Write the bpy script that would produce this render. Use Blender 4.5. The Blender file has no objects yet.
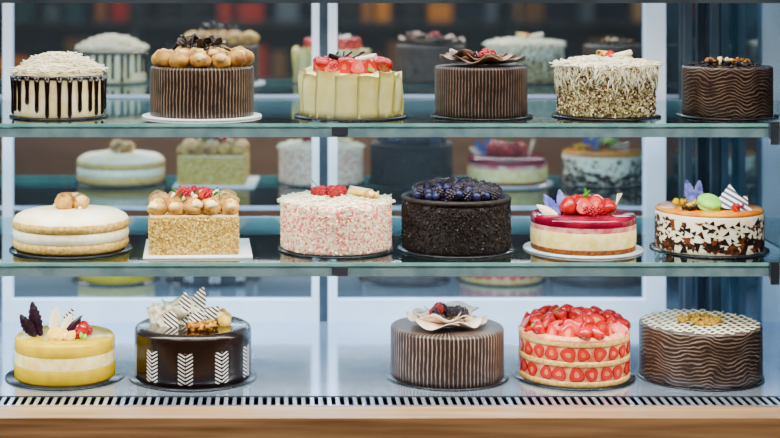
import bpy, math, random, colorsys
from mathutils import Vector, Matrix, Euler, noise
random.seed(7)
R=random.random
def U(a,b): return a+(b-a)*random.random()
pi=math.pi
D=3.26; F=1600.0; CZ=1.75
Z3=CZ-.807; Z2=CZ-.548; Z1=CZ-.278
YM=3.79
def IX(px,d=D): return (px-275)/F*d
# ---------------------------------------------------------------- materials
def lin(h,sat=1.3):
    if not isinstance(h,str): return tuple(h)+(1,)
    h=h.lstrip('#'); c=[int(h[i:i+2],16)/255 for i in (0,2,4)]
    H,S,V=colorsys.rgb_to_hsv(*c); c=colorsys.hsv_to_rgb(H,min(1,S*sat),V if V>.6 else V*(.6+.4*V/.6))
    return tuple((x/12.92 if x<=.04045 else ((x+.055)/1.055)**2.4) for x in c)+(1,)
class NT:
    def __init__(s,name):
        s.m=bpy.data.materials.new(name); s.m.use_nodes=True; s.t=s.m.node_tree
        s.b=s.t.nodes['Principled BSDF']; s.o=s.t.nodes['Material Output']
    def n(s,ty): return s.t.nodes.new(ty)
    def put(s,inp,v):
        if isinstance(v,bpy.types.NodeSocket): s.t.links.new(v,inp)
        else: inp.default_value=v
    def ma(s,op,a,b=0.0,c=None):
        n=s.n('ShaderNodeMath'); n.operation=op; s.put(n.inputs[0],a); s.put(n.inputs[1],b)
        if c is not None: s.put(n.inputs[2],c)
        return n.outputs[0]
    def mix(s,f,a,b):
        n=s.n('ShaderNodeMix'); n.data_type='RGBA'; s.put(n.inputs[0],f); s.put(n.inputs[6],a); s.put(n.inputs[7],b)
        return n.outputs[2]
    def obj(s): return s.n('ShaderNodeTexCoord').outputs['Object']
    def xyz(s):
        n=s.n('ShaderNodeSeparateXYZ'); s.t.links.new(s.obj(),n.inputs[0]); return n.outputs
    def noise(s,scale,det=3,vec=None):
        n=s.n('ShaderNodeTexNoise'); n.inputs['Scale'].default_value=scale; n.inputs['Detail'].default_value=det
        s.t.links.new(vec or s.obj(),n.inputs['Vector']); return n.outputs['Fac']
    def ramp(s,f,a,b):
        n=s.n('ShaderNodeMapRange'); s.put(n.inputs[0],f); n.inputs[1].default_value=a; n.inputs[2].default_value=b
        return n.outputs[0]
    def bump(s,h,st,dist=.002):
        n=s.n('ShaderNodeBump'); n.inputs['Strength'].default_value=st; n.inputs['Distance'].default_value=dist
        s.t.links.new(h,n.inputs['Height']); s.t.links.new(n.outputs[0],s.b.inputs['Normal'])
    def cyl(s):
        x,y,z=s.xyz(); th=s.ma('ARCTAN2',y,x)
        return th,z
def P(name,c1,c2=None,scale=60,rough=.5,bump=0,metal=0,coat=0,lo=.4,hi=.6,sat=1.3,spec=.3):
    k=NT(name); k.b.inputs['Roughness'].default_value=rough; k.b.inputs['Metallic'].default_value=metal
    k.b.inputs['Coat Weight'].default_value=coat; k.b.inputs['Coat Roughness'].default_value=.06
    if not metal: k.b.inputs['Specular IOR Level'].default_value=spec
    f=k.noise(scale)
    c=k.mix(k.ramp(f,lo,hi),lin(c1,sat),lin(c2 or c1,sat)); k.put(k.b.inputs['Base Color'],c)
    if bump: k.bump(f,bump)
    return k.m
def stripes(name,ca,cb,n=90,wob=.0,rough=.4,duty=.3,wscale=60):
    k=NT(name); th,z=k.cyl()
    a=k.ma('MULTIPLY',th,float(n))
    if wob: a=k.ma('ADD',a,k.ma('MULTIPLY',k.noise(wscale),wob))
    a=k.ma('ADD',a,k.ma('MULTIPLY',k.ma('SINE',k.ma('MULTIPLY',z,60.0)),.5))
    f=k.ramp(k.ma('SINE',a),1-2*duty-.2,1-2*duty+.45)
    f=k.ma('MULTIPLY',f,k.ramp(k.noise(45),.2,.6))
    k.put(k.b.inputs['Base Color'],k.mix(f,lin(ca,1),lin(cb,1))); k.b.inputs['Roughness'].default_value=rough
    k.b.inputs['Specular IOR Level'].default_value=.3
    k.bump(f,.3); return k.m
def woodgrain(name,ca,cb,freq=520,amp=9):
    k=NT(name); th,z=k.cyl()
    w=k.ma('MULTIPLY',k.ma('SINE',k.ma('ADD',k.ma('MULTIPLY',th,7.0),k.ma('MULTIPLY',k.noise(14),9.0))),float(amp)*.28)
    w2=k.ma('MULTIPLY',k.noise(22),float(amp))
    a=k.ma('ADD',k.ma('MULTIPLY',z,float(freq)),k.ma('ADD',w,w2))
    f=k.ma('MULTIPLY',k.ramp(k.ma('SINE',a),.2,.95),k.ramp(k.noise(35),.25,.6))
    k.put(k.b.inputs['Base Color'],k.mix(f,lin(ca,1),lin(cb,1))); k.b.inputs['Roughness'].default_value=.35
    k.b.inputs['Specular IOR Level'].default_value=.35
    return k.m
def chevron(name):
    k=NT(name); th,z=k.cyl()
    c=k.ma('FRACT',k.ma('ADD',k.ma('MULTIPLY',th,10/(2*pi)),.12))
    u=k.ma('ABSOLUTE',k.ma('SUBTRACT',c,.5))
    v=k.ma('FRACT',k.ma('ADD',k.ma('MULTIPLY',z,135.0),k.ma('MULTIPLY',u,-6.0)))
    on=k.ma('MULTIPLY',k.ma('GREATER_THAN',v,.55),k.ma('LESS_THAN',u,.2))
    on=k.ma('MULTIPLY',on,k.ma('GREATER_THAN',k.ma('SUBTRACT',u,.008),0.0))
    on=k.ma('MULTIPLY',on,k.ma('MULTIPLY',k.ma('LESS_THAN',z,.072),k.ma('GREATER_THAN',z,.01)))
    k.put(k.b.inputs['Base Color'],k.mix(on,lin('#1f110c'),lin('#c8c2ba',1)))
    k.b.inputs['Roughness'].default_value=.25; k.b.inputs['Specular IOR Level'].default_value=.35; k.b.inputs['Coat Weight'].default_value=.12; return k.m
def diag(name,ca,cb,freq=700,dx=.6,dz=.8):
    k=NT(name); x,y,z=k.xyz()
    a=k.ma('ADD',k.ma('MULTIPLY',x,freq*dx),k.ma('MULTIPLY',z,freq*dz))
    f=k.ramp(k.ma('SINE',a),-.1,.1)
    k.put(k.b.inputs['Base Color'],k.mix(f,lin(ca),lin(cb))); k.b.inputs['Roughness'].default_value=.35
    return k.m
m={}
m['board']=P('silver_cake_board','#dfe3e8','#cfd6de',rough=.3,metal=.4,sat=1)
m['board_w']=P('white_cake_board','#f2f4f6','#e6eaee',rough=.4,sat=1)
m['board_d']=P('dark_cake_board','#24262c','#1a1c22',rough=.25,sat=1)
m['cream']=P('vanilla_cream','#f8eccc','#efdca8',40,.55,.15)
m['white']=P('white_chocolate','#fcf8e8','#f7ecca',80,.5,.1)
m['ivory']=P('ivory_wrap','#f8f4cc','#eee8ac',25,.4,.2)
m['choc']=P('dark_chocolate','#22120c','#30190f',60,.3,.1,sat=1)
m['gloss']=P('chocolate_glaze','#1a0c08','#22120c',30,.1,coat=.6)
m['milk']=P('milk_chocolate','#7a4628','#583020',60,.45,.2)
m['puff']=P('choux_pastry',(.60,.32,.05),(.22,.08,.012),48,.5,.5,lo=.4,hi=.64)
m['puffcrm']=P('choux_cream',(.9,.74,.38),(.78,.5,.14),60,.5,.2)
m['sponge']=P('sponge',(.60,.32,.05),(.40,.18,.03),160,.8,.5,spec=.1)
m['spongel']=P('light_sponge',(.76,.50,.15),(.54,.29,.06),160,.8,.5,spec=.1)
m['nut']=P('chopped_nut_coat',(.74,.52,.12),(.36,.19,.03),230,.8,.8,spec=.1)
m['nutl']=P('almond_flakes',(.88,.70,.30),(.75,.52,.15),230,.8,.8,spec=.1)
m['nutb']=P('nuts','#b8842c','#4c2c12',120,.6,.4)
m['gold']=P('golden_nuts',(.58,.32,.01),(.22,.12,.01),150,.5,.4)
m['pinkcoat']=P('pink_crumb_coat','#f8e8d4','#e08080',150,.75,.6,lo=.48,hi=.62)
m['pink']=P('pink_crumb','#e0505c','#f09088',60,.7)
m['cocoat']=P('coconut_cocoa_coat','#4d3a25','#c8bc90',260,.8,.6)
m['crumb']=P('chocolate_crumb','#301e1a','#160d0c',200,.7,.8,sat=1)
m['straw']=P('strawberry_red',(.48,.003,.005),(.30,.002,.003),90,.2,.3,coat=.25)
m['strawin']=P('strawberry_flesh',(.50,.010,.006),(.48,.022,.010),60,.3,coat=.12)
m['strawcore']=P('strawberry_core',(.70,.18,.08),(.60,.09,.04),60,.4)
m['rasp']=P('raspberry_red',(.45,.003,.018),(.25,.002,.008),120,.3,coat=.2)
m['blue']=P('blueberry_skin','#34365c','#18182e',60,.35,.1)
m['black']=P('blackberry_skin','#2a1428','#12081a',90,.2,coat=.4)
m['green']=P('leaf_green','#4f8a2e','#2f6a22',60,.4)
m['kiwi']=P('green_fruit','#9cc04a','#6f9a2c',60,.35)
m['macg']=P('green_macaron_shell','#98cc6c','#80b854',90,.6,.2)
m['macc']=P('cream_macaron_shell','#f4d880','#e8c05c',90,.6,.2)
m['mango']=P('mango_mousse',(.54,.36,.0),(.48,.30,.0),40,.6,.1,spec=0)
m['mangog']=P('mango_glaze',(.60,.39,.0),(.52,.32,.0),30,.2,coat=.05,spec=.1)
m['orangeg']=P('apricot_glaze',(.60,.25,.0),(.48,.11,.0),25,.15,coat=.06,spec=.1)
m['jelly']=P('berry_jelly',(.28,.002,.028),(.12,.001,.013),20,.1,coat=.3,lo=.35,hi=.65)
m['jellymix']=P('berry_cream_layer',(.62,.09,.12),(.9,.5,.4),35,.5,.1)
m['cheese']=P('cheesecake','#f8e8b4','#eed48c',60,.6,.15,spec=.15)
m['biscuit']=P('biscuit_base','#a06830','#744820',180,.8,.5)
m['purple']=P('violet_chocolate','#7880c0','#4448a0',60,.35,sat=1)
m['plum']=P('plum_chocolate','#34182a','#1e0c18',60,.3)
m['dust']=P('powdered_sugar','#fdf6e4','#f2d894',18,.85,.2,lo=.45,hi=.8)
m['pin1']=stripes('pinstripe_chocolate_wrap','#2c1c17','#a0806a',84,2.4,duty=.2)
m['pin2']=stripes('fine_pinstripe_wrap','#2c1d19','#8c7060',86,1.6,duty=.2)
m['pin3']=stripes('striped_brown_wrap','#36241f','#9c8474',84,2.0,duty=.2)
m['grain1']=woodgrain('swirl_chocolate_wrap','#2a1a16','#806452',900,16)
m['grain2']=woodgrain('wavy_chocolate_wrap','#302019','#887060',850,14)
m['chev']=chevron('chevron_glaze')
m['zebra']=diag('striped_chocolate','#22100c','#f4efe4',900)
m['zebra2']=diag('navy_striped_chocolate','#f6f4f0','#4a5478',620,.5,.86)
m['petalw']=P('ruffled_white_chocolate','#f2e2d0','#d8bea6',30,.4,sat=1)
m['petalb']=P('ruffled_brown_chocolate','#b09078','#54382c',30,.4,sat=1)
m['berrycrm']=P('strawberry_cream',(.82,.38,.18),(.62,.15,.07),70,.5,.1)
# ---------------------------------------------------------------- mesh builder
class MB:
    def __init__(s): s.v=[];s.f=[];s.mi=[];s.sm=[];s.ms=[]
    def add(s,g,mat,M=None,smooth=True):
        vs,fs=g; b=len(s.v)
        if M is not None: vs=[M@Vector(v) for v in vs]
        s.v.extend([tuple(v) for v in vs])
        if mat not in s.ms: s.ms.append(mat)
        k=s.ms.index(mat)
        for f in fs: s.f.append(tuple(i+b for i in f)); s.mi.append(k); s.sm.append(smooth)
        return s
    def build(s,name,parent=None,loc=(0,0,0)):
        me=bpy.data.meshes.new(name); me.from_pydata(s.v,[],s.f); me.update()
        for k in s.ms: me.materials.append(m[k] if isinstance(k,str) else k)
        me.polygons.foreach_set('material_index',s.mi); me.polygons.foreach_set('use_smooth',s.sm)
        o=bpy.data.objects.new(name,me); bpy.context.scene.collection.objects.link(o)
        o.location=loc
        if parent: o.parent=parent
        return o
def sphere(seg=12,rings=8):
    vs=[(0,0,1)]
    for i in range(1,rings):
        p=pi*i/rings
        for j in range(seg): t=2*pi*j/seg; vs.append((math.sin(p)*math.cos(t),math.sin(p)*math.sin(t),math.cos(p)))
    vs.append((0,0,-1)); fs=[]
    for j in range(seg): fs.append((0,1+j,1+(j+1)%seg))
    for i in range(rings-2):
        a=1+i*seg;b=a+seg
        for j in range(seg): k=(j+1)%seg; fs.append((a+j,b+j,b+k,a+k))
    a=1+(rings-2)*seg; e=len(vs)-1
    for j in range(seg): fs.append((a+j,e,a+(j+1)%seg))
    return vs,fs
def lathe(prof,seg=96,rf=None):
    vs=[];fs=[]
    for r,z in prof:
        for j in range(seg):
            t=2*pi*j/seg; q=max(r,1e-4)*(rf(t,z) if rf else 1)
            vs.append((q*math.cos(t),q*math.sin(t),z))
    for i in range(len(prof)-1):
        a=i*seg;b=a+seg
        for j in range(seg): k=(j+1)%seg; fs.append((a+j,a+k,b+k,b+j))
    return vs,fs
def disc_prof(r,z0,z1,bev=.006,n=4):
    p=[(0,z0),(r-bev*.3,z0),(r,z0+bev*.3)]
    p.append((r,z1-bev))
    for i in range(1,n+1):
        a=pi/2*i/n; p.append((r-bev+bev*math.cos(a),z1-bev+bev*math.sin(a)))
    p+= [(r*.6,z1),(0,z1)]
    out=[]
    for a,b in zip(p,p[1:]):
        out.append(a)
        if abs(a[0]-b[0])<1e-6 and abs(a[1]-b[1])>.02:
            for q in range(1,6): out.append((a[0],a[1]+(b[1]-a[1])*q/6))
    out.append(p[-1]); return out
def box(sx,sy,sz,c=(0,0,0)):
    x,y,z=sx/2,sy/2,sz/2
    vs=[(c[0]+a,c[1]+b,c[2]+d) for a in(-x,x) for b in(-y,y) for d in(-z,z)]
    return vs,[(0,1,3,2),(4,6,7,5),(0,4,5,1),(2,3,7,6),(0,2,6,4),(1,5,7,3)]
def tube(pts,rad,seg=6):
    pts=[Vector(p) for p in pts]; vs=[];fs=[];n=len(pts)
    for i,p in enumerate(pts):
        t=(pts[min(i+1,n-1)]-pts[max(i-1,0)]).normalized()
        u=t.cross(Vector((0,0,1)));
        if u.length<.1: u=t.cross(Vector((1,0,0)))
        u.normalize(); w=t.cross(u); r=rad[i] if isinstance(rad,(list,tuple)) else rad
        for j in range(seg):
            a=2*pi*j/seg; vs.append(p+u*math.cos(a)*r+w*math.sin(a)*r)
    for i in range(n-1):
        for j in range(seg):
            k=(j+1)%seg; fs.append((i*seg+j,i*seg+k,(i+1)*seg+k,(i+1)*seg+j))
    fs.append(tuple(range(seg))[::-1]); fs.append(tuple((n-1)*seg+j for j in range(seg)))
    return vs,fs
def prism(ol,th):
    n=len(ol); vs=[(x,-th/2,z) for x,z in ol]+[(x,th/2,z) for x,z in ol]
    fs=[tuple(range(n)),tuple(range(2*n-1,n-1,-1))]
    for i in range(n): k=(i+1)%n; fs.append((i,i+n,k+n,k))
    return vs,fs
def sheet(fn,nu,nv,th=.0012):
    g=[[Vector(fn(i/nu,j/nv)) for j in range(nv+1)] for i in range(nu+1)]
    vs=[];fs=[]
    for s in(0,1):
        for i in range(nu+1):
            for j in range(nv+1): vs.append(g[i][j]+Vector((0,0,-th*s)))
    N=(nu+1)*(nv+1); id=lambda i,j,s:s*N+i*(nv+1)+j
    for i in range(nu):
        for j in range(nv):
            fs.append((id(i,j,0),id(i+1,j,0),id(i+1,j+1,0),id(i,j+1,0)))
            fs.append((id(i,j,1),id(i,j+1,1),id(i+1,j+1,1),id(i+1,j,1)))
    for i in range(nu):
        for j in(0,nv): fs.append((id(i,j,0),id(i+1,j,0),id(i+1,j,1),id(i,j,1)))
    for j in range(nv):
        for i in(0,nu): fs.append((id(i,j,0),id(i,j+1,0),id(i,j+1,1),id(i,j,1)))
    return vs,fs
def T(x=0,y=0,z=0,rx=0,ry=0,rz=0,s=1):
    if not isinstance(s,(tuple,list)): s=(s,s,s)
    return Matrix.Translation((x,y,z))@Euler((rx,ry,rz)).to_matrix().to_4x4()@Matrix.Diagonal((*s,1))
SP=sphere(); SPS=sphere(7,5); 
def lump(seed,amp=.12,seg=16,rings=10):
    vs,fs=sphere(seg,rings); o=Vector((seed*3.1,seed*1.7,seed))
    return [tuple(Vector(v)*(1+amp*noise.noise(Vector(v)*1.6+o)*1.6+amp*.5*noise.noise(Vector(v)*4+o))) for v in vs],fs
# ------- garnish generators
def puff(b,x,y,z,r,cream=True):
    b.add(lump(U(0,50),.16),'puff',T(x,y,z+r*.72,rz=U(0,6),s=(r,r,r*.85)))
    if cream and R()<.8:
        b.add(lump(U(0,50),.2,12,8),'puffcrm',T(x+U(-.4,.4)*r,y-r*.45,z+r*1.05,s=(r*.6,r*.6,r*.42)))
def rasp(b,x,y,z,r=.009,mat='rasp'):
    b.add(SPS,mat,T(x,y,z+r,s=(r*.8,r*.8,r)))
    for i in range(26):
        k=1-2*(i+.5)/26; a=i*2.399; q=math.sqrt(1-k*k)
        b.add(SPS,mat,T(x+q*math.cos(a)*r*.85,y+q*math.sin(a)*r*.85,z+r+k*r*1.0,s=r*.34))
SBP=[(0,1.0),(.22,.96),(.45,.82),(.68,.5),(.86,.1),(.95,-.25),(.88,-.55),(.6,-.78),(.25,-.84),(0,-.82)]
def straw(b,M):
    b.add(lathe([(r,z) for r,z in SBP],14),'straw',M)
    for i in range(6):
        a=i*pi/3; b.add(([(0,0,-.8),(math.cos(a)*.75,math.sin(a)*.75,-.78),(math.cos(a+.5)*.4,math.sin(a+.5)*.4,-.9)],[(0,1,2)]),'green',M)
def strawhalf(b,M,core=.3):
    ol=[(r,z) for r,z in SBP]+[(-r,z) for r,z in SBP[-2:0:-1]]
    n=len(ol)
    vs=[(x,0,z) for x,z in ol]+[(x*.86,-.04,z*.86) for x,z in ol]+[(x*core,-.03,z*(core+.1)+.02) for x,z in ol]
    b.add((vs,[(i,(i+1)%n,(i+1)%n+n,i+n) for i in range(n)]),'straw',M)
    b.add((vs,[(i+n,(i+1)%n+n,(i+1)%n+2*n,i+2*n) for i in range(n)]),'strawin',M)
    b.add((vs,[tuple(range(2*n,3*n))]),'strawcore',M)
    rings=[vs[:n]]
    for k in(1,2,3):
        a=k*pi/6; rings.append([(x*math.cos(a),math.sin(a)*.8,z*math.cos(a)) for x,z in ol] if k<3 else [(0,.8,0)]*n)
    V=[];Fs=[]
    for rg in rings: V+=rg
    for q in range(3):
        for i in range(n): k=(i+1)%n; Fs.append((q*n+i,(q+1)*n+i,(q+1)*n+k,q*n+k))
    b.add((V,Fs),'straw',M)
def shreds(b,mat,Rr,z0,H,n,L=.02,w=.0011):
    for i in range(n):
        q=math.sqrt(R())*Rr; a=U(0,2*pi); x,y=q*math.cos(a),q*math.sin(a)
        z=z0+H*(1-(q/Rr)**2)*U(.55,1.05)
        d=U(0,2*pi); el=U(-.5,.6); l=L*U(.6,1.3); bend=U(-.35,.35)*l
        dx,dy=math.cos(d),math.sin(d); pts=[]
        for t in(-.5,-.17,.17,.5):
            k=bend*(.25-t*t)*2
            pts.append((x+dx*t*l-dy*k,y+dy*t*l+dx*k,z+el*t*l*.6+abs(bend)*(.25-t*t)))
        b.add(tube(pts,w*U(.7,1.3),4),mat)
def sideflakes(b,mats,r,z0,z1,n,s=.004,sq=None):
    for i in range(n):
        a=U(0,2*pi); z=U(z0,z1)
        M=T(r*math.cos(a),r*math.sin(a),z,U(0,6),U(0,6),U(0,6),(U(.5,1.4)*s,U(.4,.9)*s,U(.2,.4)*s))
        b.add(box(1,1,1),random.choice(mats),M,False)
def ruffle(b,mat,Rr,z0,n=7,lift=.02,seed=0,inner=.15):
    for i in range(n):
        a0=2*pi*i/n+seed; w=pi/n*1.35; ph=U(0,6); rr=Rr*U(.85,1.1); lf=lift*U(.6,1.3)
        def fn(u,v):
            t=(u-.5)*2; ang=a0+t*w; k=1-.3*abs(t)**3
            r=rr*(inner+(1-inner)*v)*k
            z=z0+.002+lf*v**1.3+.006*v*math.sin(t*5+ph)+(i%2)*.002+.003*abs(t)
            return (r*math.cos(ang),r*math.sin(ang),z)
        b.add(sheet(fn,14,7),mat)
def feather(b,mat,x,y,z,L,w,lean=0,rz=0,tilt=-.15,curve=.2,serr=True):
    n=14; le=[];ri=[]
    for i in range(n+1):
        t=i/n; ww=w*math.sin(pi*min(1,t*.93+.05))**.8*(1 if not serr or i%2 else .78); cx=curve*L*t*t
        le.append((cx-ww/2,t*L)); ri.append((cx+ww/2,t*L))
    vs=[];fs=[]
    for s in(-1,1):
        for i in range(n+1): vs+= [(le[i][0],s*.0009,le[i][1]),((le[i][0]+ri[i][0])/2,s*.0009-.002,le[i][1]),(ri[i][0],s*.0009,ri[i][1])]
    N=3*(n+1)
    for i in range(n):
        for k in(0,1):
            q=3*i+k; fs.append((q,q+1,q+4,q+3)); fs.append((N+q,N+q+3,N+q+4,N+q+1))
        fs.append((3*i,3*i+3,N+3*i+3,N+3*i)); fs.append((3*i+2,N+3*i+2,N+3*i+5,3*i+5))
    b.add((vs,fs),mat,T(x,y,z,tilt,lean,rz),False)
def macaron(b,mat,x,y,z,r,rx=0,ry=0):
    h=r*.38
    M=T(x,y,z,rx,ry)
    b.add(lathe([(0,-h*1.1),(r*.85,-h),(r,-h*.6),(r*.97,-h*.25),(r*.9,-h*.2)],24),mat,M)
    b.add(lathe([(r*.9,-h*.25),(r*.92,0),(r*.9,h*.25)],24),'puffcrm',M)
    b.add(lathe([(r*.9,h*.2),(r*.97,h*.25),(r,h*.6),(r*.85,h*1.1),(r*.4,h*1.3),(0,h*1.35)],24),mat,M)
def curl(b,mat,x,y,z,L,r,rz,ry=0):
    def fn(u,v):
        a=u*2*pi*1.6; q=r*(1-.3*u); return (v*L-L/2,q*math.cos(a),q*math.sin(a)+r)
    b.add(sheet(fn,20,3,.0008),mat,T(x,y,z,0,ry,rz))
def nuts(b,mat,Rr,z,n,s=.005,cx=0,cy=0):
    for i in range(n):
        q=math.sqrt(R())*Rr;a=U(0,6.28)
        b.add(lump(U(0,99),.25,7,5),mat,T(cx+q*math.cos(a),cy+q*math.sin(a),z+U(0,s),U(0,3),U(0,3),0,(s*U(.6,1.3),s*U(.5,1),s*U(.4,.8))))
# ------- cakes
def cake(name,px,zs,y=D,rz=0):
    e=bpy.data.objects.new(name,None); bpy.context.scene.collection.objects.link(e)
    e.empty_display_size=.05; e.location=(IX(px),y,zs+.0005); e.rotation_euler=(0,0,rz); return e
def board(e,r,mat='board'):
    MB().add(lathe([(0,0),(r,0),(r+.001,.0015),(r,.003),(0,.003)],72),mat).build('cake_board',e)
BT=.003
def body(e,r,h,mat,bev=.006,rf=None,seg=128,top=None):
    b=MB(); b.add(lathe(disc_prof(r,BT,BT+h,bev),seg,rf),mat)
    if top: b.add(lathe([(r-bev,BT+h+.0004),(r*.6,BT+h+.001),(0,BT+h+.001)],96),top)
    return b.build('cake_body',e)
# Row 1 -----------------------------------------------------------
e=cake('chocolate_drip_cake',59,Z1); board(e,.1,'board_d'); body(e,.091,.086,'cream')
b=MB()
b.add(lathe([(.085,.087),(.0925,.0865),(.0945,.083),(.0935,.079),(.09,.078)],96,lambda t,z:1+.006*math.sin(24*t)),'gloss')
b.add(lathe([(.089,.0885),(.05,.09),(0,.09)],48),'choc')
for i in range(26):
    a=2*pi*i/26+U(-.03,.03); l=random.choice([.055,.07,.078,.08]); rr=.0925
    pts=[(rr*math.cos(a),rr*math.sin(a),.084-l*t) for t in(0,.2,.5,.8,.93,1)]
    b.add(tube(pts,[.0068,.0055,.0042,.0045,.0045,.002],8),'gloss')
b.build('chocolate_drips',e)
b=MB(); b.add(lathe([(.07,.088),(.06,.098),(.035,.11),(0,.114)],40),'white'); shreds(b,'white',.088,.092,.036,420,.036,.0014); b.build('white_chocolate_shavings',e)

e=cake('profiterole_chocolate_cake',202,Z1); board(e,.121,'board_w'); body(e,.106,.1,'pin1')
b=MB()
for i in range(12): a=2*pi*i/12; puff(b,.082*math.cos(a),.082*math.sin(a),.102,U(.019,.024))
for i in range(6): a=2*pi*i/6+.3; puff(b,.042*math.cos(a),.042*math.sin(a),.108,.021)
b.build('profiteroles',e); b=MB()
for i in range(30):
    a=U(0,6.28);q=U(0,.055); b.add(sheet(lambda u,v:((u-.5)*.024,(v-.5)*.012,.004*math.sin(3*u+2*v)),4,3,.0015),'choc',T(q*math.cos(a),q*math.sin(a),U(.135,.158),U(-1.2,1.2),U(-1.2,1.2),U(0,6)))
b.build('chocolate_shards',e)

e=cake('white_chocolate_strawberry_cake',351,Z1); board(e,.116,'board_d')
body(e,.098,.08,'ivory')
b=MB()
for i in range(15):
    a0=2*pi*i/15; h=U(.084,.096)
    def fn(u,v,a0=a0,h=h):
        a=a0+(u-.5)*.5; r=.1005+.006*(1-u)+.002*math.sin(v*5+a0*3)
        return (r*math.cos(a),r*math.sin(a),BT+h*v+.002*math.sin(u*5+a0*5)*v)
    g=sheet(fn,8,6,0.0); b.add(g,'ivory')
b.build('white_chocolate_panels',e)
b=MB(); b.add(lathe([(.098,.084),(.09,.09),(.05,.092),(0,.092)],48),'cream')
for i in range(16):
    a=-.2+i*.36; M=T(.074*math.cos(a),.074*math.sin(a),.104,U(-.8,.3),U(-.5,.5),a+pi/2,.0165); strawhalf(b,M)
for i in range(12): straw(b,T(U(-.065,.07),U(-.06,.03),.108,U(.9,1.7),U(-.5,.5),U(0,6),.0155))
for i in range(8): rasp(b,U(-.06,.03),U(-.06,-.02),.093)
for i in range(4): macaron(b,'kiwi',U(-.03,.05),U(-.07,-.04),.098,.008,U(0,2),U(0,1))
for i in range(6): b.add(tube([(U(-.05,0),U(-.03,.03),.1),(U(-.03,.05),U(-.03,.03),.132)],.002,6),'choc')
curl(b,'choc',-.02,-.03,.112,.06,.006,.4,.25); curl(b,'white',.03,-.03,.114,.045,.006,-.5,-.2)
b.build('strawberry_garnish',e)

e=cake('berry_ruffle_chocolate_cake',481,Z1); board(e,.104,'board_d'); body(e,.094,.1,'pin2')
b=MB(); ruffle(b,'petalb',.09,.1035,6,.012,.2); ruffle(b,'petalb',.06,.105,5,.022,.8); b.build('chocolate_ruffle',e)
b=MB()
for i in range(9): rasp(b,U(-.022,.022),U(-.022,.022),.112+U(0,.008),.0085,random.choice(['rasp','black','rasp']))
b.build('berries',e)

e=cake('coconut_shaving_cake',606,Z1); board(e,.109,'board_d'); body(e,.096,.104,'cocoat',.01)
b=MB(); sideflakes(b,['cream','white','milk','milk','choc'],.0975,.006,.1,1700,.0042)
shreds(b,'white',.1,.104,.016,700,.032,.0014)
for i in range(520):
    a=U(0,6.28); z=.114-abs(random.gauss(0,.02)); l=U(.014,.03); r=.1
    if z<.02: continue
    b.add(tube([(r*math.cos(a),r*math.sin(a),z),((r+.003)*math.cos(a+U(-.06,.06)),(r+.003)*math.sin(a),z-l*.5),(r*math.cos(a+U(-.1,.1)),r*math.sin(a+U(-.03,.03)),max(.006,z-l))],.0013,4),'white')
b.build('white_chocolate_shavings',e)
b=MB(); strawhalf(b,T(.005,-.02,.126,-.5,.6,0,.011)); curl(b,'white',.03,-.01,.12,.045,.006,.3,-.2); curl(b,'puffcrm',-.005,.0,.122,.04,.006,.8,.1); nuts(b,'macc',.02,.12,8,.007); b.build('garnish',e)

e=cake('swirled_chocolate_cake',727,Z1); board(e,.1,'board_d'); body(e,.09,.1,'grain1',.005,top='choc')
b=MB(); nuts(b,'choc',.05,.106,40,.006); nuts(b,'nutb',.045,.11,22,.0055); nuts(b,'cream',.025,.112,9,.005); nuts(b,'choc',.082,.104,70,.0035)
b.add(tube([(-.02,-.02,.106),(-.018,-.02,.122)],.003,8),'cream'); b.build('nut_topping',e)

# Row 2 -----------------------------------------------------------
e=cake('cream_filled_sponge_cake',71,Z2); board(e,.124,'board_d')
b=MB()
b.add(lathe([(0,BT),(.108,BT),(.115,.008),(.118,.016),(.116,.023),(.108,.025)],96),'spongel')
b.add(lathe([(.108,.023),(.1155,.025),(.1175,.034),(.116,.044),(.108,.048)],96,lambda t,z:1+.008*math.sin(t*17)*math.sin(t*5)),'white')
b.add(lathe([(.108,.045),(.1165,.047),(.119,.054),(.1185,.058),(.1165,.063)],96),'spongel')
b.add(lathe([(.117,.0615),(.112,.069),(.1,.076),(.07,.081),(0,.084)],96,lambda t,z:1+.003*math.sin(t*13)),'dust')
b.build('sponge_layers',e)
b=MB(); puff(b,-.012,-.01,.082,.021); puff(b,.02,0,.082,.019); puff(b,.0,.02,.082,.02); nuts(b,'white',.035,.085,14,.006); b.build('profiteroles',e)

e=cake('square_profiterole_cake',194,Z2,D-.005,rz=.05)
MB().add(box(.215,.225,.003,(0.008,0,.0015)),'board_w').build('cake_board',e)
b=MB(); sx=.088; hh=.075
vs,fs=box(2*sx,2*sx,hh,(0,0,BT+hh/2)); b.add((vs,fs),'nut',smooth=False)
for i in range(1600):
    f=random.randrange(4); t=U(-sx,sx); z=U(.005,.076); x,y=[(t,-sx),(t,sx),(-sx,t),(sx,t)][f]
    b.add(box(1,1,1),random.choice(['nut','nutl','sponge','nut','nutl']),T(x,y,z,U(0,6),U(0,6),U(0,6),(U(.003,.006),.0025,.0016)),False)
b.add(box(2*sx-.004,2*sx-.004,.003,(0,0,BT+hh+.0015)),'cream',smooth=False)
o=b.build('nut_coated_block',e)
b=MB()
for i in range(5):
    for j in range(5):
        if 0<i<4 and 0<j<4 and R()<.35: continue
        puff(b,-.07+i*.035+U(-.003,.003),-.07+j*.035,.079,U(.018,.023))
for i in range(7): rasp(b,U(-.04,.04),U(-.05,.05),.108+U(0,.006),.009)
for i in range(3): strawhalf(b,T(U(-.04,.03),U(-.05,.0),.117,-.3,U(-1,1),0,.012))
for i in range(12): feather(b,'green',U(-.05,.05),U(-.05,.05),.112,.014,.006,U(-1,1),U(0,6))
nuts(b,'white',.05,.11,10,.006); b.build('profiteroles_and_raspberries',e)

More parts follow.
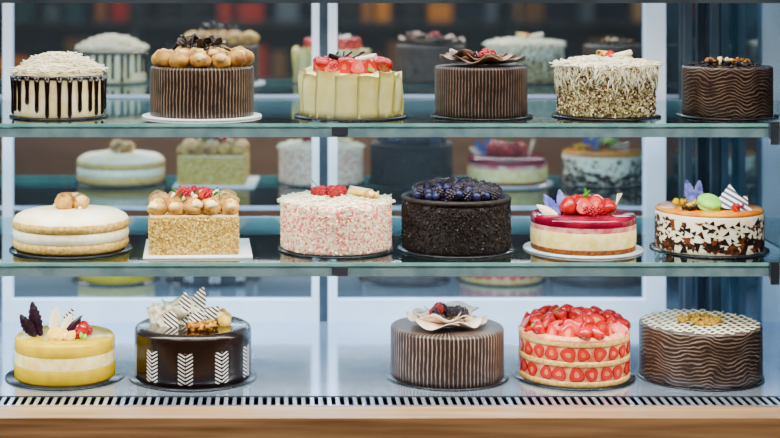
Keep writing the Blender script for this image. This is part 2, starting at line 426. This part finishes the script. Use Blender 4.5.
e=cake('pink_crumb_raspberry_cake',336,Z2); board(e,.118,'board_d'); body(e,.11,.098,'pinkcoat',.012)
b=MB(); sideflakes(b,['white','cream','pink','pinkcoat','white'],.1115,.006,.098,2600,.0042)
shreds(b,'white',.11,.099,.012,560,.03,.0015); b.build('white_chocolate_shavings',e)
b=MB()
for i in range(18): q=.032*math.sqrt(R());a=U(0,6.28); rasp(b,q*math.cos(a)-.012,q*math.sin(a)-.01,.108+U(0,.004),.0085)
curl(b,'macc',.055,-.02,.11,.06,.006,-.3,.1); curl(b,'white',.05,.01,.112,.05,.006,.3,.2); puff(b,.065,-.03,.104,.013); b.add(tube([(-.02,0,.11),(-.05,.0,.14)],.001,5),'green'); b.build('raspberries',e)

e=cake('blackberry_chocolate_cake',456,Z2); board(e,.118,'board_d'); body(e,.108,.096,'crumb',.008)
b=MB(); sideflakes(b,['crumb','choc','crumb'],.109,.006,.098,2400,.0045)
b.add(lathe([(.104,.098),(.11,.102),(.111,.107),(.106,.11),(.099,.106),(.095,.1)],96,lambda t,z:1+.012*math.sin(t*23)),'crumb')
b.build('chocolate_crumb_coat',e)
b=MB()
for i in range(150):
    q=.09*math.sqrt(R());a=U(0,6.28);z=.104+.018*(1-(q/.09)**2)+U(0,.004)
    if i%2==0: rasp(b,q*math.cos(a),q*math.sin(a),z,.0095,'black')
    else: b.add(SP,'blue',T(q*math.cos(a),q*math.sin(a),z+.009,s=U(.0075,.0098)))
b.add(lathe([(.095,.1),(.06,.11),(0,.113)],40),'black'); b.build('blackberries_and_blueberries',e)

e=cake('strawberry_jelly_cheesecake',583,Z2); board(e,.12,'board')
b=MB(); r=.105
b.add(lathe([(0,BT),(r,BT),(r,.014)],96),'biscuit'); b.add(lathe([(r,.013),(r+.001,.02),(r+.001,.044),(r,.046)],96),'cheese')
b.add(lathe([(r,.045),(r+.0006,.05),(r+.0006,.056)],96),'jellymix')
b.add(lathe([(r,.055),(r+.001,.058),(r+.001,.068),(r-.003,.073),(r*.6,.0745),(0,.0745)],96),'jelly'); b.build('cheesecake_layers',e)
b=MB()
for x,y,k in[(-.035,-.03,.02),(-.005,-.045,.019),(.02,-.03,.021),(-.015,-.01,.021),(.03,0,.019),(.045,-.035,.016),(.005,.01,.02),(-.04,0,.017)]:
    (straw if R()<.5 else strawhalf)(b,T(x,y,.092,U(-.5,.2),U(-.4,.4),U(-.3,.3),k))
for i in range(6): rasp(b,U(-.01,.05),U(-.06,-.03),.075,.009)
feather(b,'green',.0,.0,.105,.022,.009,.7); feather(b,'green',.01,0,.105,.02,.009,-.5)
b.build('strawberries',e); b=MB()
feather(b,'purple',-.052,-.03,.075,.05,.024,-.9); feather(b,'white',-.058,-.035,.074,.045,.02,-1.35); feather(b,'purple',-.04,-.03,.075,.05,.022,-.45)
for k in range(3): b.add(tube([(.06,-.02+k*.01,.075),(.068+k*.004,-.015,.115)],.0012,5),'white')
b.build('chocolate_feathers',e)

e=cake('apricot_glazed_shard_cake',709,Z2); board(e,.118,'board_d'); body(e,.107,.076,'white',.004)
b=MB()
for i in range(420):
    a0=U(0,2*pi); z0=.008+.06*R()**1.3; s=U(.006,.013)*(1.25 if z0<.035 else .8); ph=U(0,6)
    pts=[]
    for q in range(random.choice((3,4))):
        an=ph+q*2.1*U(.85,1.15); rr=s*U(.5,1.2); pts.append((a0+rr*math.cos(an)/.108,min(.074,max(.004,z0+rr*math.sin(an)*.8))))
    n=len(pts); v=[(.1082*math.cos(a),.1082*math.sin(a),z) for a,z in pts]+[(.106*math.cos(a),.106*math.sin(a),z) for a,z in pts]
    b.add((v,[tuple(range(n))]+[(j,(j+1)%n,(j+1)%n+n,j+n) for j in range(n)]),random.choice(['choc','choc','milk']),None,False)
b.build('chocolate_shard_coat',e)
b=MB(); b.add(lathe([(.1065,.0785),(.107,.082),(.103,.086),(.05,.087),(0,.087)],80),'orangeg'); nuts(b,'choc',.02,.089,12,.006,-.05,-.06); b.build('apricot_glaze',e)
b=MB()
feather(b,'purple',-.03,-.01,.088,.055,.024,-.5); feather(b,'purple',-.02,.0,.088,.05,.022,-.15)
macaron(b,'macg',-.015,-.055,.1,.024,.5,.1); macaron(b,'macg',.03,-.04,.1,.02,.9,.5)
b.add(prism([(-.026,0),(.06,-.004),(.014,.05)],.002),'zebra2',T(.015,-.06,.092,-.45,.1,.1),False)
b.add(prism([(-.02,0),(.035,0),(.03,.028)],.002),'zebra',T(.04,-.015,.09,-.3,.2,-.1),False)
strawhalf(b,T(.035,-.075,.094,-1,.8,0,.012)); nuts(b,'jelly',.03,.091,9,.007,.03,-.05); nuts(b,'mango',.03,.091,8,.008,-.05,-.02)
b.build('macaron_and_chocolate_garnish',e)

# Row 3 -----------------------------------------------------------
e=cake('mango_mousse_cake',65,Z3); board(e,.12,'board_d')
b=MB(); r=.101
b.add(lathe([(0,BT),(r,BT),(r+.001,.006),(r+.001,.03),(r,.032)],96),'mango'); b.add(lathe([(r,.031),(r+.0003,.034),(r+.0003,.056),(r,.058)],96),'cheese')
b.add(lathe([(r,.057),(r+.001,.06),(r+.001,.078),(r-.004,.085),(r*.6,.086),(0,.086)],96),'mangog'); b.build('mousse_layers',e)
b=MB()
feather(b,'plum',-.045,-.02,.086,.07,.03,-.5); feather(b,'plum',-.055,-.03,.086,.055,.026,-.75,curve=.1)
feather(b,'white',-.018,-.02,.086,.06,.026,-.15); feather(b,'zebra',0,-.01,.086,.055,.024,.1); feather(b,'plum',.005,-.06,.086,.06,.014,.45,serr=False); feather(b,'plum',.003,-.045,.086,.05,.014,.55)
feather(b,'white',-.005,-.03,.086,.05,.02,.25)
b.add(lump(3,.06),'straw',T(.038,-.03,.103,s=.0165)); rasp(b,.03,-.045,.088,.009); rasp(b,.05,-.03,.09,.009)
for x in(-.005,-.015,.015): macaron(b,'macc',x,-.055,.096,.014,1.2,x*20)
nuts(b,'puffcrm',.025,.09,12,.007,.0,-.04); nuts(b,'macg',.015,.09,5,.006,.04,-.05); b.build('chocolate_feather_garnish',e)

e=cake('glazed_chocolate_chevron_cake',193,Z3); board(e,.13,'board_d'); body(e,.119,.103,'chev',.012,top='gloss')
b=MB(); ruffle(b,'white',.05,.108,5,.034,.4); 
for v in range(len(b.v)): b.v[v]=(b.v[v][0]-.04,b.v[v][1]+.0,b.v[v][2])
for i in range(5): b.add(sheet(lambda u,v:((u-.5)*.04,.01*math.sin(u*3)*v,v*.04),6,4,.0015),'white',T(-.07+i*.014,U(-.03,.0),.107,U(-.5,.1),U(-.7,.3),U(-.8,.8)))
b.build('white_chocolate_petals',e); b=MB()
feather(b,'zebra',-.01,-.02,.106,.066,.03,-.3,serr=False); feather(b,'zebra',.005,-.005,.106,.074,.034,.0,serr=False); feather(b,'zebra',.02,-.02,.106,.05,.028,.5,serr=False); feather(b,'zebra',-.03,-.04,.106,.045,.03,-.8,serr=False)
feather(b,'zebra',.0,-.04,.106,.04,.03,.35,serr=False)
puff(b,.06,.0,.106,.018); puff(b,.04,.02,.106,.02); b.add(lump(2),'macc',T(.065,-.02,.115,s=.013))
nuts(b,'nutb',.03,.11,32,.0065,.02,-.055); nuts(b,'gold',.028,.114,20,.006,.025,-.055); b.build('striped_chocolate_and_nuts',e)

e=cake('striped_ruffle_chocolate_cake',447,Z3); board(e,.124,'board_d'); body(e,.115,.1,'pin3',.006)
b=MB(); ruffle(b,'petalw',.094,.1035,6,.016,.1); ruffle(b,'petalw',.062,.106,5,.02,.7); b.build('white_chocolate_ruffle',e)
b=MB()
for i in range(18): rasp(b,U(-.034,.034),U(-.03,.02),.116+U(0,.012),.009,random.choice(['rasp','black','black']))
nuts(b,'macc',.02,.12,5,.006); b.build('berries',e)

e=cake('strawberry_layer_cake',574,Z3); board(e,.122,'board_d')
b=MB(); r=.112
for z0,z1,mt,dr in[(BT,.014,'spongel',0),(.013,.044,'berrycrm',-.003),(.043,.053,'spongel',0),(.052,.083,'berrycrm',-.003),(.082,.094,'spongel',0)]:
    b.add(lathe([(0,z0),(r+dr-.001,z0),(r+dr,z0+.002),(r+dr,z1-.002),(r+dr-.001,z1),(0,z1)],96),mt)
b.add(lathe([(r,.092),(r+.001,.095),(r-.004,.1),(0,.102)],96),'berrycrm')
b.build('sponge_and_cream_layers',e); b=MB()
for lv,zc in enumerate((.0285,.0675)):
    for i in range(22):
        a=2*pi*(i+.5*lv)/22+U(-.03,.03); q=r-.001; s=U(.013,.0165)
        M=Matrix.Translation((q*math.cos(a),q*math.sin(a),zc+U(-.001,.001)))@Euler((0,0,a+pi/2)).to_matrix().to_4x4()@Euler((0,U(-.4,.4)+(pi if i%2 else 0)+(pi/2 if i%3==0 else 0),0)).to_matrix().to_4x4()@Matrix.Diagonal((s,.008,s,1))
        strawhalf(b,M,.34)
b.build('strawberry_slices',e); b=MB()
for ring,(q0,n,z) in enumerate([(.098,20,.106),(.076,15,.113),(.053,11,.119),(.03,7,.123),(.008,3,.126)]):
    for i in range(n):
        a=2*pi*i/n+ring*.3+U(-.06,.06); q=q0+U(-.005,.005)
        M=Matrix.Translation((q*math.cos(a),q*math.sin(a),z+U(-.003,.004)))@Euler((0,0,a+pi/2+U(-.6,.6))).to_matrix().to_4x4()@Euler((U(-1.1,-.2),U(-.8,.8)+(pi if R()<.3 else 0),0)).to_matrix().to_4x4()@Matrix.Diagonal((.0155,.014,.0185,1))
        if R()<.65: strawhalf(b,M,.4)
        else: straw(b,M)
b.add(lathe([(.1,.098),(.08,.106),(.04,.114),(0,.116)],40),'straw'); b.build('strawberry_topping',e)

e=cake('wavy_chocolate_lattice_cake',700,Z3); board(e,.1255,'board_d'); body(e,.122,.106,'grain2',.004,top='choc')
b=MB()
for i in range(12):
    y=-.11+i*.02; L=math.sqrt(max(0,.117**2-y*y))
    if L<.02: continue
    n=int(L*460)+4; pts=[]
    for k in range(n+1):
        x=-L+2*L*k/n; pts.append((x,y+.0075*math.sin(x*330+i*.8),.1112))
    b.add(tube(pts,.0012,5),'white')
b.build('piped_icing_lines',e)
b=MB(); nuts(b,'gold',.044,.112,90,.006); nuts(b,'nutb',.038,.113,26,.005); nuts(b,'kiwi',.034,.115,12,.004); b.build('nut_topping',e)

# ---------------------------------------------------------------- display case
k=NT('mirror_glass'); k.b.inputs['Metallic'].default_value=.975; k.b.inputs['Roughness'].default_value=.02
k.put(k.b.inputs['Base Color'],k.mix(k.ramp(k.noise(3),.3,.7),lin('#d2dce4',1),lin('#cad6e0',1))); m['mirror']=k.m
m['alu']=P('white_aluminium','#e6eefa','#d8e4f4',8,.35,metal=.1,sat=1)
m['alud']=P('dark_aluminium','#5a6876','#465462',8,.35,metal=.6,sat=1)
m['deck']=P('polished_steel_deck','#ccdaf0','#b8cae6',5,.13,metal=.8,sat=1)
m['slot']=P('vent_shadow_gap','#0c0e12','#080a0e',5,.7,sat=1,spec=.05)
def glass(name,tint,gl=.12):
    k=NT(name); t=k.t; tr=k.n('ShaderNodeBsdfTransparent'); tr.inputs[0].default_value=lin(tint)
    g=k.n('ShaderNodeBsdfGlossy'); g.inputs['Roughness'].default_value=.03; g.inputs[0].default_value=(.9,.97,1,1)
    fr=k.n('ShaderNodeFresnel'); fr.inputs[0].default_value=1.5
    f=k.ma('ADD',k.ma('MULTIPLY',fr.outputs[0],.9),gl*.2)
    mx=k.n('ShaderNodeMixShader'); k.put(mx.inputs[0],f); t.links.new(tr.outputs[0],mx.inputs[1]); t.links.new(g.outputs[0],mx.inputs[2])
    t.links.new(mx.outputs[0],k.o.inputs[0]); return k.m
m['glass']=glass('shelf_glass','#e6f4f2')
m['gedge']=P('green_glass_edge','#8fd4d2','#74bcbc',20,.12,coat=.5,sat=1)
m['ghouse']=P('shelf_rail_teal','#86aab6','#6c909e',20,.3,metal=.1,sat=1)
k=NT('side_glass'); k.b.inputs['Roughness'].default_value=.04; k.b.inputs['Metallic'].default_value=.8
k.put(k.b.inputs['Base Color'],k.mix(k.ramp(k.noise(6),.4,.6),lin('#5c7486'),lin('#46606f'))); m['side']=k.m
k=NT('oak_wood'); 
mp=k.n('ShaderNodeMapping'); mp.inputs['Scale'].default_value=(1.2,22,30); k.t.links.new(k.obj(),mp.inputs[0])
k.put(k.b.inputs['Base Color'],k.mix(k.ramp(k.noise(3,6,mp.outputs[0]),.3,.7),lin('#a8845e',1),lin('#7c5a38',1))); k.b.inputs['Roughness'].default_value=.4; m['oak']=k.m
case=bpy.data.objects.new('cake_display_case',None); bpy.context.scene.collection.objects.link(case)
def bx(name,x0,x1,y0,y1,z0,z1,mat,parent=case):
    return MB().add(box(x1-x0,y1-y0,z1-z0,((x0+x1)/2,(y0+y1)/2,(z0+z1)/2)),mat,smooth=False).build(name,parent)
XL,XR=-.985,1.035
bx('oak_base',XL-.03,XR+.03,3.1,3.84,.06,Z3-.03,'oak'); bx('oak_ledge',XL-.03,XR+.03,2.95,3.032,Z3-.16,Z3-.001,'oak'); bx('oak_front',XL-.03,XR+.03,3.0,3.1,.06,Z3-.16,'oak'); bx('plinth',XL,XR,3.03,3.8,0,.06,'alud')
bx('steel_deck',XL,XR,3.105,YM,Z3-.02,Z3,'deck')
b=MB(); b.add(box(XR-XL,.066,.003,((XR+XL)/2,3.066,Z3-.022)),'slot',smooth=False)
b.add(box(XR-XL,.005,.022,((XR+XL)/2,3.0355,Z3-.011)),'deck',smooth=False); b.add(box(XR-XL,.008,.018,((XR+XL)/2,3.1,Z3-.011)),'slot',smooth=False)
x=XL
while x<XR: b.add(box(.0075,.062,.002,(x,3.068,Z3-.002)),'deck',smooth=False); x+=.0165
b.build('ventilation_grille',case)
def XM(px): return IX(px,YM-.01)
zt=2.02
bx('mirror_back',XL,XR,YM,YM+.01,Z3-.02,zt,'mirror')
for i,(a,c) in enumerate([(3,12),(312,319),(328,337),(645,665)]):
    bx('door_frame_stile_%d'%(i+1),XM(a),XM(c),YM-.018,YM+.0,Z3,zt,'alu')
bx('door_frame_bottom_rail_1',XM(12),XM(312),YM-.016,YM,Z3,Z3+.052,'alu'); bx('door_frame_bottom_rail_2',XM(337),XM(645),YM-.016,YM,Z3,Z3+.052,'alu')
bx('track_gap',XM(319),XM(328),YM-.004,YM-.001,Z3,zt,'alud')
bx('side_glass_right',XR,XR+.01,3.06,YM,Z3,zt,'side'); bx('side_glass_left',XL-.01,XL,3.06,YM,Z3,zt,'side')
bx('corner_post_right',XM(683),XM(690),YM-.03,YM-.005,Z3,zt,'alud'); bx('shelf_upright_right',XR-.02,XR-.002,3.72,3.735,Z3,zt,'alud')
bx('case_canopy',XL-.03,XR+.03,3.04,3.84,zt,zt+.08,'alud')
bx('top_rail',XL,XR,3.05,3.06,1.706,1.716,'alud')
for nm,z in(('upper',Z1),('lower',Z2)):
    bx('glass_shelf_'+nm,XL+.002,XR-.004,3.102,3.70,z-.008,z,'glass')
    bx('glass_shelf_edge_'+nm,XL+.002,XR-.004,3.0985,3.102,z-.006,z,'gedge')
    bx('shelf_rail_'+nm,XL+.002,XR-.004,3.104,3.124,z-.027,z-.0085,'ghouse')
    bx('shelf_back_edge_'+nm,XL+.002,XR-.004,3.70,3.706,z-.009,z,'alu')
    bx('shelf_clip_'+nm,IX(332,3.09),IX(348,3.09),3.092,3.104,z-.022,z-.006,'alud')
    bx('shelf_hanger_'+nm,IX(770,3.09),IX(779,3.09),3.086,3.098,z-.04,z+.004,'alud')
def area(name,loc,rot,sx,sy,p,c=(1,1,1)):
    l=bpy.data.lights.new(name,'AREA'); l.shape='RECTANGLE'; l.size=sx; l.size_y=sy; l.energy=p; l.color=c
    o=bpy.data.objects.new(name,l); bpy.context.scene.collection.objects.link(o); o.location=loc; o.rotation_euler=rot; return o
cool=(1,.97,.91)
area('led_strip_canopy',(0,3.12,zt-.01),(0,0,0),1.9,.06,18,cool)
area('led_strip_canopy_rear',(0,3.68,zt-.01),(0,0,0),1.9,.06,11,(.7,.85,1))  # added cool fill at the back, brightens the door frame from above
area('led_strip_upper_shelf',(0,3.114,Z1-.029),(0,0,0),1.9,.015,8.5,cool)
area('led_strip_lower_shelf',(0,3.114,Z2-.029),(0,0,0),1.9,.015,8.5,cool)
area('led_strip_rear_upper',(0,3.695,Z1-.012),(0,0,0),1.9,.012,5.5,(.66,.83,1))  # added fill lamp, lifts the dim door stiles behind the middle row
area('led_strip_rear_lower',(0,3.695,Z2-.012),(0,0,0),1.9,.012,8.5,(.66,.83,1))  # added fill lamp, lifts the dim frame behind the bottom row
# ---------------------------------------------------------------- shop room
m['tile']=P('warm_floor_tiles','#a88a6c','#8a6c52',1.2,.4)
m['wallp']=P('navy_wall_paint','#2a3550','#1e2940',1.5,.8)
m['ceil']=P('ceiling_paint','#c8c8c8','#bcbcbc',2,.8)
bx('floor',-4,4.5,-5,5,-.1,0,'tile',None); bx('ceiling',-4,4.5,-5,5,3.2,3.3,'ceil',None)
bx('wall_rear',-4,4.5,-5.1,-5,0,3.2,'wallp',None); bx('wall_front',-4,4.5,5,5.1,0,3.2,'wallp',None)
bx('wall_left',-4.1,-4,-5,5,0,3.2,'wallp',None); bx('wall_right',4.5,4.6,-5,5,0,3.2,'wallp',None)
ct=bpy.data.objects.new('shop_counter',None); bpy.context.scene.collection.objects.link(ct)
bx('counter_body',-2.8,3.4,-4.3,-3.9,0,.84,'oak',ct); bx('counter_top',-2.85,3.45,-4.35,-3.85,.84,.88,'alud',ct)
b=MB()
for i in range(22): b.add(lump(i,.1),'orangeg',T(-2.05+U(-.2,.2),-4.1+U(-.1,.1),.98+U(0,.18),0,0,U(0,3),(.1,.06,.05)))
b.add(lathe([(0,.881),(.2,.881),(.27,.98),(.26,.98),(.19,.89)],24),'nutb',T(-2.05,-4.1,0)); b.build('bread_basket',ct)
sh=bpy.data.objects.new('storage_shelving',None); bpy.context.scene.collection.objects.link(sh)
for i in range(4): bx('shelf_board_%d'%(i+1),-2.6,3.2,-4.98,-4.66,.5+i*.45,.53+i*.45,'alud',sh)
for i,x in enumerate((-2.6,-1.1,.4,1.8,3.2)): bx('shelf_side_%d'%(i+1),x,x+.04,-4.98,-4.66,0,1.9,'alud',sh)
cols=['#a02a22','#2f4f7a','#c8842a','#5a6f86','#202a3a','#7a5a38','#a06a42','#2a5a6a','#3a2a3a','#c8a878']
for i,c in enumerate(cols): m['bx%d'%i]=P('packaging_%d'%i,c,c,3,.5,sat=1)
b=MB()
for lv in range(3):
    x=-2.5
    while x<3.0:
        w=U(.06,.2); h=U(.12,.36)
        if R()<.85: b.add(box(w,.2,h,(x+w/2,-4.8,.535+lv*.45+h/2)),'bx%d'%random.randrange(10),smooth=False)
        x+=w+U(.03,.12)
b.build('packaged_goods',sh)
for i,(x,y) in enumerate([(-1.5,1.2),(0.3,1.2),(2.0,1.2)]): area('ceiling_light_%d'%(i+1),(x,y,3.1),(math.radians(38),0,0),1.2,.5,50,(1,.94,.84))  # added unseen lamps aimed at the case, soft fill for the cake fronts
area('ceiling_light_rear',(0.3,-2.6,3.15),(math.radians(-25),0,0),3,.8,170,(1,.82,.6))  # added unseen lamp, warms and brightens the counter and shelving in the mirror
w=bpy.data.worlds.new('world'); bpy.context.scene.world=w; w.use_nodes=True
w.node_tree.nodes['Background'].inputs[0].default_value=(.5,.6,.8,1); w.node_tree.nodes['Background'].inputs[1].default_value=.1
# camera
c=bpy.data.cameras.new('camera'); co=bpy.data.objects.new('camera',c); bpy.context.scene.collection.objects.link(co)
co.location=(0,0,CZ); co.rotation_euler=(pi/2,0,0); c.sensor_width=36; c.lens=F/780*36
c.shift_x=(390-275)/780; c.shift_y=-(219+20)/780
c.dof.use_dof=True; c.dof.focus_distance=3.18; c.dof.aperture_fstop=2.2
bpy.context.scene.camera=co
